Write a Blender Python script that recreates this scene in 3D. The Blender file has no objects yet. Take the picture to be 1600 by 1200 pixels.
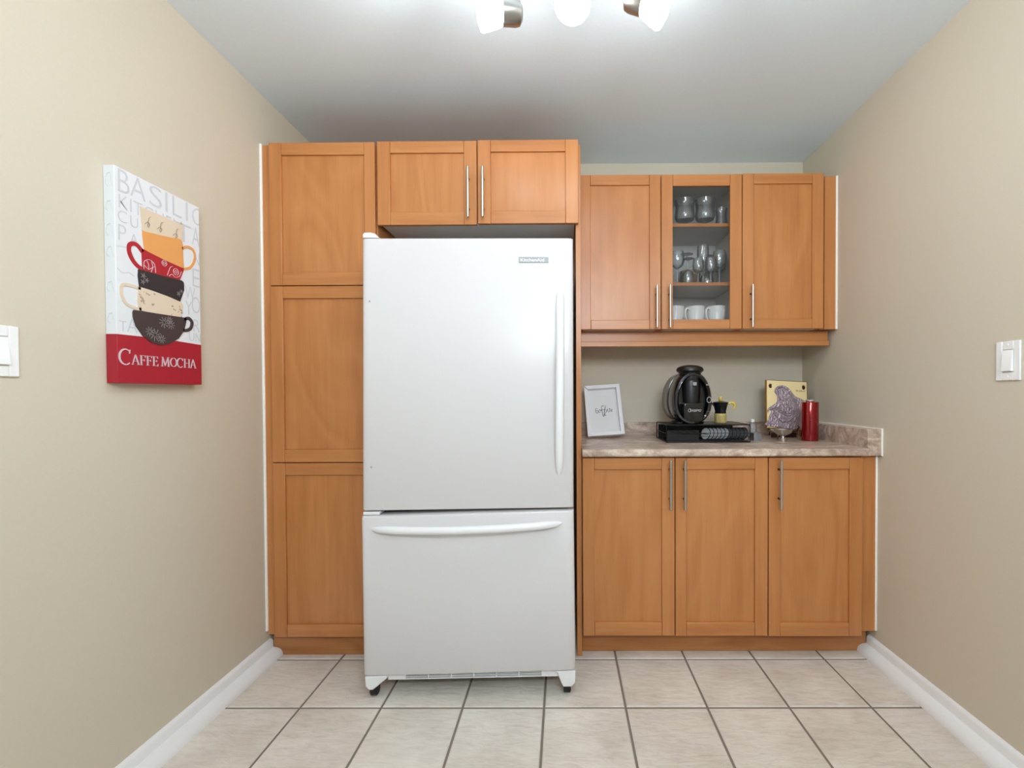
import bpy, bmesh, math, random
from mathutils import Vector, Matrix
random.seed(7)
PI = math.pi
sc = bpy.context.scene
COL = sc.collection

# ------------------------------------------------------------------ camera
cam_d = bpy.data.cameras.new('camera')
cam = bpy.data.objects.new('camera', cam_d)
COL.objects.link(cam)
F_PX = 705.0
cam_d.sensor_fit = 'HORIZONTAL'
cam_d.sensor_width = 36.0
cam_d.lens = F_PX / 1600 * 36.0
cam_d.shift_x = -(877.3 - 800) / 1600
cam_d.shift_y = (623.9 - 600) / 1600
cam_d.clip_start = 0.02
yaw, pit, rol = math.radians(.3), math.radians(.8), math.radians(.25)
f = Vector((-math.sin(yaw) * math.cos(pit), math.cos(yaw) * math.cos(pit), -math.sin(pit)))
r = Vector((math.cos(yaw), math.sin(yaw), 0))
u = r.cross(f)
r2 = r * math.cos(rol) - u * math.sin(rol)
u2 = u * math.cos(rol) + r * math.sin(rol)
M = Matrix((r2, u2, -f)).transposed().to_4x4()
M.translation = Vector((0, 0, 1.16))
cam.matrix_world = M
sc.camera = cam

# ------------------------------------------------------------------ light
world = bpy.data.worlds.new('world')
sc.world = world
world.use_nodes = True
bg = world.node_tree.nodes['Background']
bg.inputs[0].default_value = (0.80, 0.91, 1.0, 1)
bg.inputs[1].default_value = 0.35
SHADE_POWER = 34.0
BULB_W = 2.4


def area(name, loc, target, sx, sy, power, col):
    d = bpy.data.lights.new(name, 'AREA')
    d.shape = 'RECTANGLE'
    d.size, d.size_y = sx, sy
    d.energy = power
    d.color = col
    o = bpy.data.objects.new(name, d)
    o.location = loc
    o.rotation_euler = (Vector(target) - Vector(loc)).to_track_quat('-Z', 'Y').to_euler()
    COL.objects.link(o)
    return o


area('fill_from_room_behind', (0.55, -2.3, 1.5), (-0.6, 1.4, .7), 1.8, 1.9, 9, (0.80, 0.92, 1.0))  # unseen soft fill added behind the camera, aimed low and to the left
area('ceiling_fill_uplight', (0.25, -.70, 1.98), (0.0, .45, 2.90), .9, .6, 48, (0.80, 0.91, 1.0))  # added uplight behind the camera to brighten the ceiling
area('right_ceiling_lamp_behind', (0.95, -1.15, 2.38), (0.0, 1.2, 0.5), 0.10, 0.10, 11, (0.97, 0.985, 1.0))
area('ceiling_lamp_behind', (0.12, -1.25, 2.38), (0.1, 1.2, 0.6), 0.12, 0.12, 8, (0.96, 0.985, 1.0))
sc.view_settings.view_transform = 'Standard'
sc.view_settings.look = 'None'
sc.view_settings.gamma = 1.0
sc.view_settings.use_curve_mapping = False
sc.view_settings.exposure = -0.27
sc.cycles.transparent_max_bounces = 40
sc.cycles.max_bounces = 10
sc.cycles.diffuse_bounces = 6
sc.cycles.caustics_reflective = False
sc.cycles.caustics_refractive = False

# ------------------------------------------------------------------ materials


def lin(c):
    return tuple(((v / 255) / 12.92 if v / 255 <= 0.04045 else ((v / 255 + 0.055) / 1.055) ** 2.4) for v in c)


class NT:
    def __init__(s, name):
        s.m = bpy.data.materials.new(name)
        s.m.use_nodes = True
        s.t = s.m.node_tree
        s.b = s.t.nodes['Principled BSDF']

    def n(s, t, **kw):
        nd = s.t.nodes.new(t)
        for k, v in kw.items():
            if k.startswith('_'):
                setattr(nd, k[1:], v)
            else:
                nd.inputs[k.replace('~', ' ')].default_value = v
        return nd

    def l(s, a, ao, b, bi):
        s.t.links.new(a.outputs[ao], b.inputs[bi])

    def mapping(s, scale, rot=(0, 0, 0), rnd=False):
        tc = s.n('ShaderNodeTexCoord')
        mp = s.n('ShaderNodeMapping')
        mp.inputs['Scale'].default_value = scale
        mp.inputs['Rotation'].default_value = rot
        s.l(tc, 'Object', mp, 'Vector')
        if rnd:
            oi = s.n('ShaderNodeObjectInfo')
            mu = s.n('ShaderNodeMath', _operation='MULTIPLY')
            mu.inputs[1].default_value = 37.0
            s.l(oi, 'Random', mu, 0)
            s.l(mu, 0, mp, 'Location')
        return mp

    def bump(s, src, out, strength, dist=0.001):
        b = s.n('ShaderNodeBump', Strength=strength, Distance=dist)
        s.l(src, out, b, 'Height')
        s.l(b, 0, s.b, 'Normal')
        return b


def plain(name, rgb, rough=0.5, metal=0.0, spec=0.5, coat=0.0, noise=None, emit=None):
    k = NT(name)
    c = lin(rgb)
    k.b.inputs['Base Color'].default_value = (*c, 1)
    k.b.inputs['Roughness'].default_value = rough
    k.b.inputs['Metallic'].default_value = metal
    k.b.inputs['Specular IOR Level'].default_value = spec
    k.b.inputs['Coat Weight'].default_value = coat
    if noise:
        mp = k.mapping((noise[0],) * 3)
        nz = k.n('ShaderNodeTexNoise', Scale=1.0, Detail=3.0)
        k.l(mp, 0, nz, 'Vector')
        k.bump(nz, 0, noise[1], noise[2] if len(noise) > 2 else 0.001)
        mx = k.n('ShaderNodeMix', _data_type='RGBA')
        mx.inputs['A'].default_value = (*[v * 0.97 for v in c], 1)
        mx.inputs['B'].default_value = (*[min(1, v * 1.03) for v in c], 1)
        k.l(nz, 0, mx, 'Factor')
        k.l(mx, 'Result', k.b, 'Base Color')
    if emit:
        k.b.inputs['Emission Color'].default_value = (*emit[0], 1)
        k.b.inputs['Emission Strength'].default_value = emit[1]
    return k.m


def wood(name, vertical=True, dark=1.0, figure=0.5, rough=0.32, contrast=1.0):
    k = NT(name)
    s = (26, 26, 1.6) if vertical else (1.6, 26, 26)
    mp = k.mapping(s, rnd=True)
    n1 = k.n('ShaderNodeTexNoise', Scale=1.0, Detail=4.0, Roughness=.55, Distortion=.4)
    k.l(mp, 0, n1, 'Vector')
    # broad figure of the veneer: distorted rings
    mp2 = k.mapping((3.2, 3.2, 0.9) if vertical else (0.9, 3.2, 3.2), rnd=True)
    n2 = k.n('ShaderNodeTexNoise', Scale=1.0, Detail=2.0, Roughness=.5, Distortion=1.2)
    k.l(mp2, 0, n2, 'Vector')
    mu = k.n('ShaderNodeMath', _operation='MULTIPLY')
    mu.inputs[1].default_value = 9.0
    k.l(n2, 0, mu, 0)
    fr = k.n('ShaderNodeMath', _operation='PINGPONG')
    fr.inputs[1].default_value = 1.0
    k.l(mu, 0, fr, 0)
    mx = k.n('ShaderNodeMix', _data_type='FLOAT')
    mx.inputs['Factor'].default_value = figure * .45
    k.l(n1, 0, mx, 'A')
    k.l(fr, 0, mx, 'B')
    # fine pores
    mp3 = k.mapping((160, 160, 9) if vertical else (9, 160, 160), rnd=True)
    n3 = k.n('ShaderNodeTexNoise', Scale=1.0, Detail=2.0)
    k.l(mp3, 0, n3, 'Vector')
    ad = k.n('ShaderNodeMath', _operation='MULTIPLY_ADD')
    ad.inputs[1].default_value = .22
    k.l(n3, 0, ad, 0)
    k.l(mx, 'Result', ad, 2)
    ramp = k.n('ShaderNodeValToRGB')
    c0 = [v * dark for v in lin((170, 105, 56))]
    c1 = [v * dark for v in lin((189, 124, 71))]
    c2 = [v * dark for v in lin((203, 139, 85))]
    e = ramp.color_ramp.elements
    e[0].position = .5 - .25 / contrast
    e[0].color = (*c0, 1)
    e[1].position = .62 + .3 / contrast
    e[1].color = (*c2, 1)
    m = e.new(.58)
    m.color = (*c1, 1)
    k.l(ad, 0, ramp, 0)
    k.l(ramp, 0, k.b, 'Base Color')
    k.b.inputs['Roughness'].default_value = rough
    k.b.inputs['Specular IOR Level'].default_value = .45
    k.bump(n3, 0, .06, .0006)
    return k.m


WV = wood('maple_wood_vertical', True, figure=.2, contrast=.8)
WP = wood('maple_veneer_panel', True, figure=.5, contrast=.8)
WH = wood('maple_wood_horizontal', False, figure=.25)
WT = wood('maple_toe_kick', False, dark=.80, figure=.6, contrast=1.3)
WWALL = plain('wall_paint_beige', (208, 198, 179), .75, noise=(140, .10, .0012))
CEIL = plain('ceiling_paint_white', (229, 241, 250), .85, noise=(90, .08, .001))
GROUT = plain('grout_taupe', (128, 118, 108), .9, noise=(300, .3, .001))
TRIMW = plain('trim_white', (238, 238, 238), .4)
CAULK = plain('white_caulk', (250, 248, 243), .5, noise=(70, .5, .004))
MELAM = plain('white_melamine', (220, 216, 211), .5)
FRIDGE = plain('fridge_white_enamel', (212, 209, 209), .27, spec=.32, noise=(260, .035, .0006))
FRW = plain('fridge_white_plastic', (232, 232, 233), .28)
GASKET = plain('grey_gasket', (96, 97, 98), .6)
FRSIDE = plain('fridge_side_grey', (176, 178, 180), .6)
BLACKR = plain('black_rubber', (16, 16, 16), .45)
STEEL = plain('brushed_steel', (196, 192, 186), .3, 1.0)
NICKEL = plain('satin_nickel', (168, 165, 160), .3, 1.0)
DARKM = plain('dark_post', (52, 40, 34), .4, .6)
BLACKG = plain('gloss_black_plastic', (9, 9, 10), .12, coat=.3)
BLACKS = plain('satin_black_plastic', (15, 15, 16), .36)
BLACKW = plain('black_wire', (12, 12, 13), .35, .3)
DGREYG = plain('rim_highlight_grey', (48, 50, 56), .18, coat=.3)  # grey of the highlight put on the coffee machine's rim
WHITEC = plain('white_ceramic', (240, 240, 238), .2)
WHITEP = plain('white_plate', (240, 240, 238), .35)
YELLOW = plain('yellow_plastic', (222, 196, 92), .3)
CREAMY = plain('pale_yellow_enamel', (205, 184, 118), .35)
FRAMEW = plain('frame_white_lacquer', (226, 226, 228), .35)
PAPER = plain('paper_white', (222, 222, 222), .6)
INK = plain('ink_black', (28, 28, 30), .6)
GOLD = plain('gold_metal', (250, 230, 178), .34, .5)
GOLDE = plain('antique_gold_edge', (150, 108, 44), .35, .9)
BRONZE = plain('bronze_dark', (70, 44, 34), .3, .8)
COPPER = plain('copper_stand', (150, 118, 92), .25, .9)
REDG = plain('red_metallic_glass', (140, 4, 10), .14, .55, coat=.6)
FOIL = plain('foil_silver', (205, 207, 208), .4, .2)
FOILD = plain('foil_dark', (98, 100, 100), .4, .3)
HANDM = STEEL
CANV = plain('canvas_offwhite', (226, 228, 231), .6, noise=(500, .12, .0006))
CANVR = plain('canvas_red', (168, 26, 44), .55, noise=(500, .12, .0006))
LGREY = plain('art_letter_grey', (203, 205, 210), .6)
A_CREAM = plain('art_cream', (222, 204, 180), .6)
A_CREAMD = plain('art_taupe', (168, 152, 136), .6)
A_ORANGE = plain('art_orange', (228, 160, 92), .6)
A_RED = plain('art_red', (176, 32, 44), .6)
A_BLACK = plain('art_black', (48, 42, 44), .6)
A_BROWN = plain('art_brown', (66, 52, 52), .6)
A_GREY = plain('art_grey', (140, 134, 132), .6)
A_WHITE = plain('art_silver', (214, 196, 200), .5)
BADGE = plain('badge_grey', (158, 160, 162), .45)
BADGEL = plain('badge_letter', (248, 248, 248), .3)
LOGO = plain('logo_silver', (200, 202, 206), .3)
SHADE = plain('frosted_shade_lit', (250, 250, 248), .4, emit=((.97, .98, 1.0), SHADE_POWER))


def thin_glass(name, tint=(.96, .98, .98), gloss=.0, frost=0.0, fac=1.0):
    k = NT(name)
    out = k.t.nodes['Material Output']
    k.t.nodes.remove(k.b)
    tr = k.n('ShaderNodeBsdfTransparent')
    tr.inputs[0].default_value = (*tint, 1)
    gl = k.n('ShaderNodeBsdfGlossy', Roughness=.04)
    lw = k.n('ShaderNodeLayerWeight', Blend=.25)
    mu = k.n('ShaderNodeMath', _operation='MULTIPLY_ADD')
    mu.inputs[1].default_value = fac
    mu.inputs[2].default_value = gloss
    k.l(lw, 'Fresnel', mu, 0)
    mx = k.n('ShaderNodeMixShader')
    k.l(mu, 0, mx, 0)
    k.l(tr, 0, mx, 1)
    k.l(gl, 0, mx, 2)
    last = mx
    if frost:
        df = k.n('ShaderNodeBsdfDiffuse')
        df.inputs[0].default_value = (.85, .88, .9, 1)
        m2 = k.n('ShaderNodeMixShader')
        m2.inputs[0].default_value = frost
        k.l(mx, 0, m2, 1)
        k.l(df, 0, m2, 2)
        last = m2
    k.l(last, 0, out, 'Surface')
    return k.m


PANE = thin_glass('cabinet_pane_glass', (.92, .92, .92), .0, fac=.55)
GLASSW = thin_glass('drinking_glass', (.95, .96, .96), .07, frost=.05, fac=.7)
PLASTC = thin_glass('clear_plastic', (.93, .95, .97), .04, frost=.14)


def tile_mat():
    k = NT('ceramic_floor_tile')
    mp = k.mapping((16, 52, 16), rot=(0, 0, .55), rnd=True)
    n1 = k.n('ShaderNodeTexNoise', Scale=1.0, Detail=5.0, Roughness=.6, Distortion=.6)
    k.l(mp, 0, n1, 'Vector')
    mp2 = k.mapping((5, 5, 5), rnd=True)
    n2 = k.n('ShaderNodeTexNoise', Scale=1.0, Detail=3.0)
    k.l(mp2, 0, n2, 'Vector')
    ramp = k.n('ShaderNodeValToRGB')
    e = ramp.color_ramp.elements
    e[0].position, e[0].color = .3, (*lin((210, 200, 188)), 1)
    e[1].position, e[1].color = .7, (*lin((231, 224, 214)), 1)
    k.l(n2, 0, ramp, 0)
    mx = k.n('ShaderNodeMix', _data_type='RGBA', _blend_type='MULTIPLY')
    mx.inputs['Factor'].default_value = .34
    r2_ = k.n('ShaderNodeValToRGB')
    r2_.color_ramp.elements[0].position, r2_.color_ramp.elements[0].color = .3, (.66, .62, .58, 1)
    r2_.color_ramp.elements[1].position = .55
    k.l(n1, 0, r2_, 0)
    k.l(ramp, 0, mx, 'A')
    k.l(r2_, 0, mx, 'B')
    k.l(mx, 'Result', k.b, 'Base Color')
    k.b.inputs['Roughness'].default_value = .5
    k.bump(n1, 0, .8, .004)
    return k.m


TILE = tile_mat()


def counter_mat():
    k = NT('laminate_travertine')
    mp = k.mapping((7, 11, 11), rot=(0, .5, .4))
    n1 = k.n('ShaderNodeTexNoise', Scale=1.0, Detail=6.0, Roughness=.62, Distortion=1.6)
    k.l(mp, 0, n1, 'Vector')
    ramp = k.n('ShaderNodeValToRGB')
    e = ramp.color_ramp.elements
    e[0].position, e[0].color = .34, (*lin((158, 132, 116)), 1)
    e[1].position, e[1].color = .66, (*lin((226, 208, 190)), 1)
    m = e.new(.5)
    m.color = (*lin((192, 170, 153)), 1)
    k.l(n1, 0, ramp, 0)
    n2 = k.n('ShaderNodeTexNoise', Scale=16.0, Detail=3.0)
    k.l(mp, 0, n2, 'Vector')
    mx = k.n('ShaderNodeMix', _data_type='RGBA', _blend_type='OVERLAY')
    mx.inputs['Factor'].default_value = .35
    k.l(ramp, 0, mx, 'A')
    k.l(n2, 0, mx, 'B')
    k.l(mx, 'Result', k.b, 'Base Color')
    k.b.inputs['Roughness'].default_value = .3
    return k.m


COUNTER = counter_mat()


def relief_mat():
    k = NT('silver_relief')
    mp = k.mapping((1, 1, 1))
    nz = k.n('ShaderNodeTexNoise', Scale=46.0, Detail=5.0, Distortion=1.5)
    k.l(mp, 0, nz, 'Vector')
    k.b.inputs['Base Color'].default_value = (*lin((164, 148, 156)), 1)
    k.b.inputs['Metallic'].default_value = .8
    k.b.inputs['Roughness'].default_value = .36
    k.bump(nz, 0, 1.0, .006)
    return k.m


RELIEF = relief_mat()

# ------------------------------------------------------------------ mesh helpers


class MB:
    """collects shapes and links them as ONE mesh object"""

    def __init__(s, off=(0, 0, 0)):
        s.v, s.f, s.mi = [], [], []
        s.off = Vector(off)

    def raw(s, vs, fs, mi=0):
        b = len(s.v)
        s.v += [Vector(p) - s.off for p in vs]
        s.f += [tuple(b + i for i in q) for q in fs]
        s.mi += [mi] * len(fs)
        return s

    def box(s, x0, x1, y0, y1, z0, z1, mi=0):
        vs = [(x, y, z) for z in (z0, z1) for y in (y0, y1) for x in (x0, x1)]
        fs = [(0, 2, 3, 1), (4, 5, 7, 6), (0, 1, 5, 4), (2, 6, 7, 3), (0, 4, 6, 2), (1, 3, 7, 5)]
        return s.raw(vs, fs, mi)

    def prism(s, poly, y0, y1, mi=0):
        """polygon in x,z pushed from y0 (front) to y1"""
        n = len(poly)
        a = sum(poly[i][0] * poly[(i + 1) % n][1] - poly[(i + 1) % n][0] * poly[i][1] for i in range(n))
        if a < 0:
            poly = poly[::-1]
        vs = [(x, y0, z) for x, z in poly] + [(x, y1, z) for x, z in poly]
        fs = [tuple(range(n)), tuple(range(2 * n - 1, n - 1, -1))]
        fs += [(i, n + i, n + (i + 1) % n, (i + 1) % n) for i in range(n)]
        return s.raw(vs, fs, mi)

    def lathe(s, prof, c=(0, 0, 0), seg=32, mi=0, axis='z', rot=None, close=False):
        """prof: list of (radius, height)"""
        c = Vector(c)
        vs, fs = [], []
        n = len(prof)
        for (rr, h) in prof:
            for k in range(seg):
                a = 2 * PI * k / seg
                p = Vector((rr * math.cos(a), rr * math.sin(a), h))
                if axis == 'x':
                    p = Vector((p.z, p.x, p.y))
                elif axis == 'y':
                    p = Vector((p.x, p.z, -p.y))
                if rot is not None:
                    p = rot @ p
                vs.append(p + c)
        for i in range(n - 1):
            for k in range(seg):
                k2 = (k + 1) % seg
                fs.append((i * seg + k, i * seg + k2, (i + 1) * seg + k2, (i + 1) * seg + k))
        if prof[0][0] > 1e-6:
            fs.append(tuple(range(seg - 1, -1, -1)))
        if prof[-1][0] > 1e-6:
            fs.append(tuple((n - 1) * seg + k for k in range(seg)))
        return s.raw(vs, fs, mi)

    def shell(s, prof, c=(0, 0, 0), seg=32, mi=0):
        """open lathe without caps"""
        c = Vector(c)
        vs, fs = [], []
        for (rr, h) in prof:
            for k in range(seg):
                a = 2 * PI * k / seg
                vs.append(Vector((rr * math.cos(a), rr * math.sin(a), h)) + c)
        for i in range(len(prof) - 1):
            for k in range(seg):
                k2 = (k + 1) % seg
                fs.append((i * seg + k, i * seg + k2, (i + 1) * seg + k2, (i + 1) * seg + k))
        return s.raw(vs, fs, mi)

    def tube(s, pts, rad, seg=8, mi=0, closed=False, flat=None):
        pts = [Vector(p) for p in pts]
        n = len(pts)
        rads = rad if isinstance(rad, (list, tuple)) else [rad] * n
        vs, fs = [], []
        up = None
        for i, p in enumerate(pts):
            if closed:
                t = pts[(i + 1) % n] - pts[i - 1]
            else:
                t = pts[min(i + 1, n - 1)] - pts[max(i - 1, 0)]
            t.normalize()
            if up is None:
                up = Vector((0, 0, 1)) if abs(t.z) < .9 else Vector((1, 0, 0))
            side = t.cross(up)
            if side.length < 1e-5:
                side = t.cross(Vector((0, 1, 0)))
            side.normalize()
            up = side.cross(t).normalized()
            for k in range(seg):
                a = 2 * PI * k / seg
                vs.append(p + (side * math.cos(a) + up * math.sin(a)) * rads[i])
        m = n if closed else n - 1
        for i in range(m):
            j = (i + 1) % n
            for k in range(seg):
                k2 = (k + 1) % seg
                fs.append((i * seg + k, i * seg + k2, j * seg + k2, j * seg + k))
        if not closed:
            fs.append(tuple(range(seg - 1, -1, -1)))
            fs.append(tuple((n - 1) * seg + k for k in range(seg)))
        return s.raw(vs, fs, mi)

    def ribbon(s, pts, w, y0, y1, mi=0, closed=False):
        """flat stroke in x,z of width w (number or list)"""
        n = len(pts)
        ws = w if isinstance(w, (list, tuple)) else [w] * n
        L, R = [], []
        for i in range(n):
            if closed:
                a, b = pts[i - 1], pts[(i + 1) % n]
            else:
                a, b = pts[max(i - 1, 0)], pts[min(i + 1, n - 1)]
            dx, dz = b[0] - a[0], b[1] - a[1]
            q = math.hypot(dx, dz) or 1
            nx, nz = -dz / q * ws[i] / 2, dx / q * ws[i] / 2
            L.append((pts[i][0] + nx, pts[i][1] + nz))
            R.append((pts[i][0] - nx, pts[i][1] - nz))
        vs = []
        for i in range(n):
            vs += [(L[i][0], y0, L[i][1]), (R[i][0], y0, R[i][1]), (R[i][0], y1, R[i][1]), (L[i][0], y1, L[i][1])]
        fs = []
        for i in range(n if closed else n - 1):
            j = (i + 1) % n
            for k in range(4):
                k2 = (k + 1) % 4
                fs.append((i * 4 + k, j * 4 + k, j * 4 + k2, i * 4 + k2))
        if not closed:
            fs += [(0, 1, 2, 3), ((n - 1) * 4 + 3, (n - 1) * 4 + 2, (n - 1) * 4 + 1, (n - 1) * 4)]
        return s.raw(vs, fs, mi)

    def mesh(s, name, mats):
        me = bpy.data.meshes.new(name)
        me.from_pydata([tuple(v) for v in s.v], [], s.f)
        for m in mats:
            me.materials.append(m)
        if len(mats) > 1:
            me.polygons.foreach_set('material_index', s.mi)
        bm = bmesh.new()
        bm.from_mesh(me)
        bmesh.ops.recalc_face_normals(bm, faces=bm.faces)
        bm.to_mesh(me)
        bm.free()
        me.polygons.foreach_set('use_smooth', [True] * len(me.polygons))
        me.set_sharp_from_angle(angle=math.radians(34))
        return me

    def build(s, name, mats, parent=None, bevel=0, seg=2, label=None, kind=None, angle=40):
        if not isinstance(mats, (list, tuple)):
            mats = [mats]
        o = bpy.data.objects.new(name, s.mesh(name, mats))
        COL.objects.link(o)
        o.parent = parent
        if bevel:
            b = o.modifiers.new('bevel', 'BEVEL')
            b.width = bevel
            b.segments = seg
            b.limit_method = 'ANGLE'
            b.angle_limit = math.radians(angle)
            b.harden_normals = False
        if label:
            o['label'] = label
        if kind:
            o['kind'] = kind
        return o


def thing(name, label, cat, loc=(0, 0, 0), rot=(0, 0, 0), group=None):
    o = bpy.data.objects.new(name, None)
    COL.objects.link(o)
    o.location = loc
    o.rotation_euler = rot
    o.empty_display_size = .05
    o['label'] = label
    o['category'] = cat
    if group:
        o['group'] = group
    return o


def tag(o, label, cat, group=None):
    o['label'] = label
    o['category'] = cat
    if group:
        o['group'] = group
    return o


def copy_tree(o, parent=None):
    c = o.copy()
    COL.objects.link(c)
    c.parent = parent
    for ch in list(o.children):
        copy_tree(ch, c)
    return c


def text_mesh(name, txt, size, mat, parent, loc, rot=(PI / 2, 0, 0), ext=.0006, sx=1.0, label=None, shear=0, spacing=1.0):
    cu = bpy.data.curves.new(name, 'FONT')
    cu.body = txt
    cu.size = size
    cu.extrude = ext
    cu.shear = shear
    cu.space_character = spacing
    cu.resolution_u = 3
    tmp = bpy.data.objects.new(name + '_curve', cu)
    COL.objects.link(tmp)
    bpy.context.view_layer.update()
    dg = bpy.context.evaluated_depsgraph_get()
    me = bpy.data.meshes.new_from_object(tmp.evaluated_get(dg))
    bpy.data.objects.remove(tmp)
    me.materials.clear()
    me.materials.append(mat)
    o = bpy.data.objects.new(name, me)
    COL.objects.link(o)
    o.parent = parent
    o.location = loc
    o.rotation_euler = rot
    o.scale = (sx, 1, 1)
    if label:
        o['label'] = label
    return o


# ------------------------------------------------------------------ room
XL, XR, YB, YN, ZC = -1.312, 1.364, 2.59, -2.4, 2.465


def struct(o):
    o['kind'] = 'structure'
    return o


struct(MB().box(XL - .12, XL, YN, YB + .12, -.1, ZC + .1).build('wall_left', WWALL))
struct(MB().box(XR, XR + .12, YN, YB + .12, -.1, ZC + .1).build('wall_right', WWALL))
struct(MB().box(XL, XR, YB, YB + .12, -.1, ZC + .1).build('wall_back', WWALL))
struct(MB().box(XL - .12, XR + .12, YN, YB + .12, ZC, ZC + .1).build('ceiling', CEIL))
floor = struct(MB().box(XL, XR, YN, YB, -.08, -.0035).build('floor', GROUT))
# tiles: 302 mm pitch, joints 6 mm, each its own piece
PIT, J = .3015, .0042
xs = [.2236 + PIT * i for i in range(-6, 5)]
ys = [1.951 + PIT * j for j in range(-15, 3)]
tcache = {}
for i in range(len(xs) - 1):
    for j in range(len(ys) - 1):
        x0, x1 = max(xs[i] + J, XL), min(xs[i + 1] - J, XR)
        y0, y1 = max(ys[j] + J, YN), min(ys[j + 1] - J, YB)
        if x1 - x0 < .01 or y1 - y0 < .01:
            continue
        key = (round(x1 - x0, 3), round(y1 - y0, 3))
        if key not in tcache:
            w, d, b, h = x1 - x0, y1 - y0, .0035, .007
            vs = [(0, 0, -h), (w, 0, -h), (w, d, -h), (0, d, -h), (0, 0, -.0025), (w, 0, -.0025), (w, d, -.0025), (0, d, -.0025),
                  (b, b, 0), (w - b, b, 0), (w - b, d - b, 0), (b, d - b, 0)]
            fs = [(3, 2, 1, 0), (8, 9, 10, 11)]
            for q in range(4):
                q2 = (q + 1) % 4
                fs += [(q, q2, 4 + q2, 4 + q), (4 + q, 4 + q2, 8 + q2, 8 + q)]
            tcache[key] = MB().raw(vs, fs).mesh('tile', [TILE])
        t = bpy.data.objects.new('tile', tcache[key])
        COL.objects.link(t)
        t.parent = floor
        t.location = (x0, y0, random.uniform(-.0006, .0004))


def baseboard(name, x, sgn, y1):
    prof = [(0, 0), (.014, 0), (.014, .062), (.010, .070), (.004, .074), (0, .075)]
    shoe = [(.014, 0), (.056, 0), (.056, .008), (.052, .020), (.043, .029), (.030, .034), (.014, .036)]
    o = MB()
    for pf in (prof, shoe):
        n = len(pf)
        vs = [(x + sgn * a, YN, z) for a, z in pf] + [(x + sgn * a, y1, z) for a, z in pf]
        fs = [tuple(range(n)), tuple(range(n, 2 * n))] + [(i, (i + 1) % n, n + (i + 1) % n, n + i) for i in range(n)]
        o.raw(vs, fs)
    struct(o.build(name, TRIMW))


baseboard('baseboard_left', XL, 1, 1.9875)
baseboard('baseboard_right', XR, -1, 2.0115)
# caulk beads beside the cabinets
struct(MB().box(XL, XL + .010, 1.955, 1.966, .12, 2.243).build('trim_1', CAULK, bevel=.003))
struct(MB().box(XR - .009, XR, 1.962, 1.974, .115, .884).build('trim_2', CAULK, bevel=.003))
struct(MB().box(XR - .009, XR, 2.256, 2.268, 1.472, 2.232).build('trim_3', CAULK, bevel=.003))

# ------------------------------------------------------------------ cabinets
YD = 1.95       # door faces of the deep cabinets
TH = .019


def door(root, off, x0, x1, z0, z1, y, sl=.055, sr=.055, rt=.053, rb=.055, glass=False, label=None, g=.0018):
    """shaker door: frame mesh, recessed panel and handle as sub-parts"""
    x0, x1, z0, z1 = x0 + g, x1 - g, z0 + g, z1 - g
    m = MB(off)
    m.box(x0, x0 + sl, y, y + TH, z0, z1, 0)
    m.box(x1 - sr, x1, y, y + TH, z0, z1, 0)
    m.box(x0 + sl + .0004, x1 - sr - .0004, y + .0006, y + TH, z1 - rt, z1, 1)
    m.box(x0 + sl + .0004, x1 - sr - .0004, y + .0006, y + TH, z0, z0 + rb, 1)
    d = m.build('door', [WV, WH], root, bevel=.0022, seg=2, label=label)
    p = MB(off)
    if glass:
        p.box(x0 + sl - .004, x1 - sr + .004, y + .011, y + .014, z0 + rb - .004, z1 - rt + .004)
        p.build('glass_pane', PANE, d, label='clear glass pane')
    else:
        p.box(x0 + sl + .0002, x1 - sr - .0002, y + .0100, y + TH - .001, z0 + rb + .0002, z1 - rt - .0002)
        p.build('door_panel', WP, d)
    return d


def handle(d, off, x, z0, z1, y):
    m = MB(off)
    yy = y - .030
    m.tube([(x, yy, z0), (x, yy, z1)], .006, 14)
    for zz in (z0 + (z1 - z0) * .20, z1 - (z1 - z0) * .20):
        m.tube([(x, yy, zz), (x, y, zz)], .004, 10, mi=1)
    m.build('bar_handle', [STEEL, DARKM], d, bevel=.001, label='brushed steel bar handle')


# --- tall pantry
o = (-1.04, 1.97, 0)
pantry = thing('pantry_cabinet', 'tall maple pantry cabinet with three stacked doors against the left wall', 'cabinet', o)
m = MB(o)
m.box(-1.270, -.806, YD + TH + .003, YB - .01, .10, 2.237)
m.build('carcass', WV, pantry, bevel=.001)
MB(o).box(XL + .008, -1.271, 1.962, 1.985, .105, 2.238).build('filler_strip', WV, pantry, bevel=.001)
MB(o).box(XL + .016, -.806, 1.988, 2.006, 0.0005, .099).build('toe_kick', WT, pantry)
for z0, z1 in ((1.6285, 2.2445), (.862, 1.6285), (.0965, .862)):
    door(pantry, o, -1.269, -.808, z0, z1, YD, sl=.053, sr=.046)

# --- cabinet over the fridge
o = (-.37, 1.97, 1.888)
bridge = thing('over_fridge_cabinet', 'short two-door maple cabinet bridging above the white fridge', 'cabinet', o)
m = MB(o)
m.box(-.800, .053, YD + TH + .003, YB - .01, 1.905, 2.237, 0)
m.box(-.798, .050, YD + TH + .006, YB - .012, 1.901, 1.9055, 1)
m.build('carcass', [WV, MELAM], bridge, bevel=.0008, label='maple box with white underside')
d = door(bridge, o, -.801, -.369, 1.885, 2.247, YD, rt=.05, rb=.055)
handle(d, o, -.4035, 1.907, 2.121, YD)
d = door(bridge, o, -.368, .068, 1.8885, 2.2495, YD, rt=.05, rb=.055)
handle(d, o, -.341, 1.907, 2.121, YD)

# --- end panel
tag(MB().box(.0545, .0765, 1.9725, YB - .005, 0.002, 2.237).build('end_panel', WV, bevel=.001),
    'tall narrow maple end panel between the fridge and the right-hand cabinets', 'panel')
bpy.data.objects['end_panel'].location = (0, 0, 0)

# --- wall cabinets
YU = 2.24
UZ0, UZ1 = 1.472, 2.236


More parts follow.
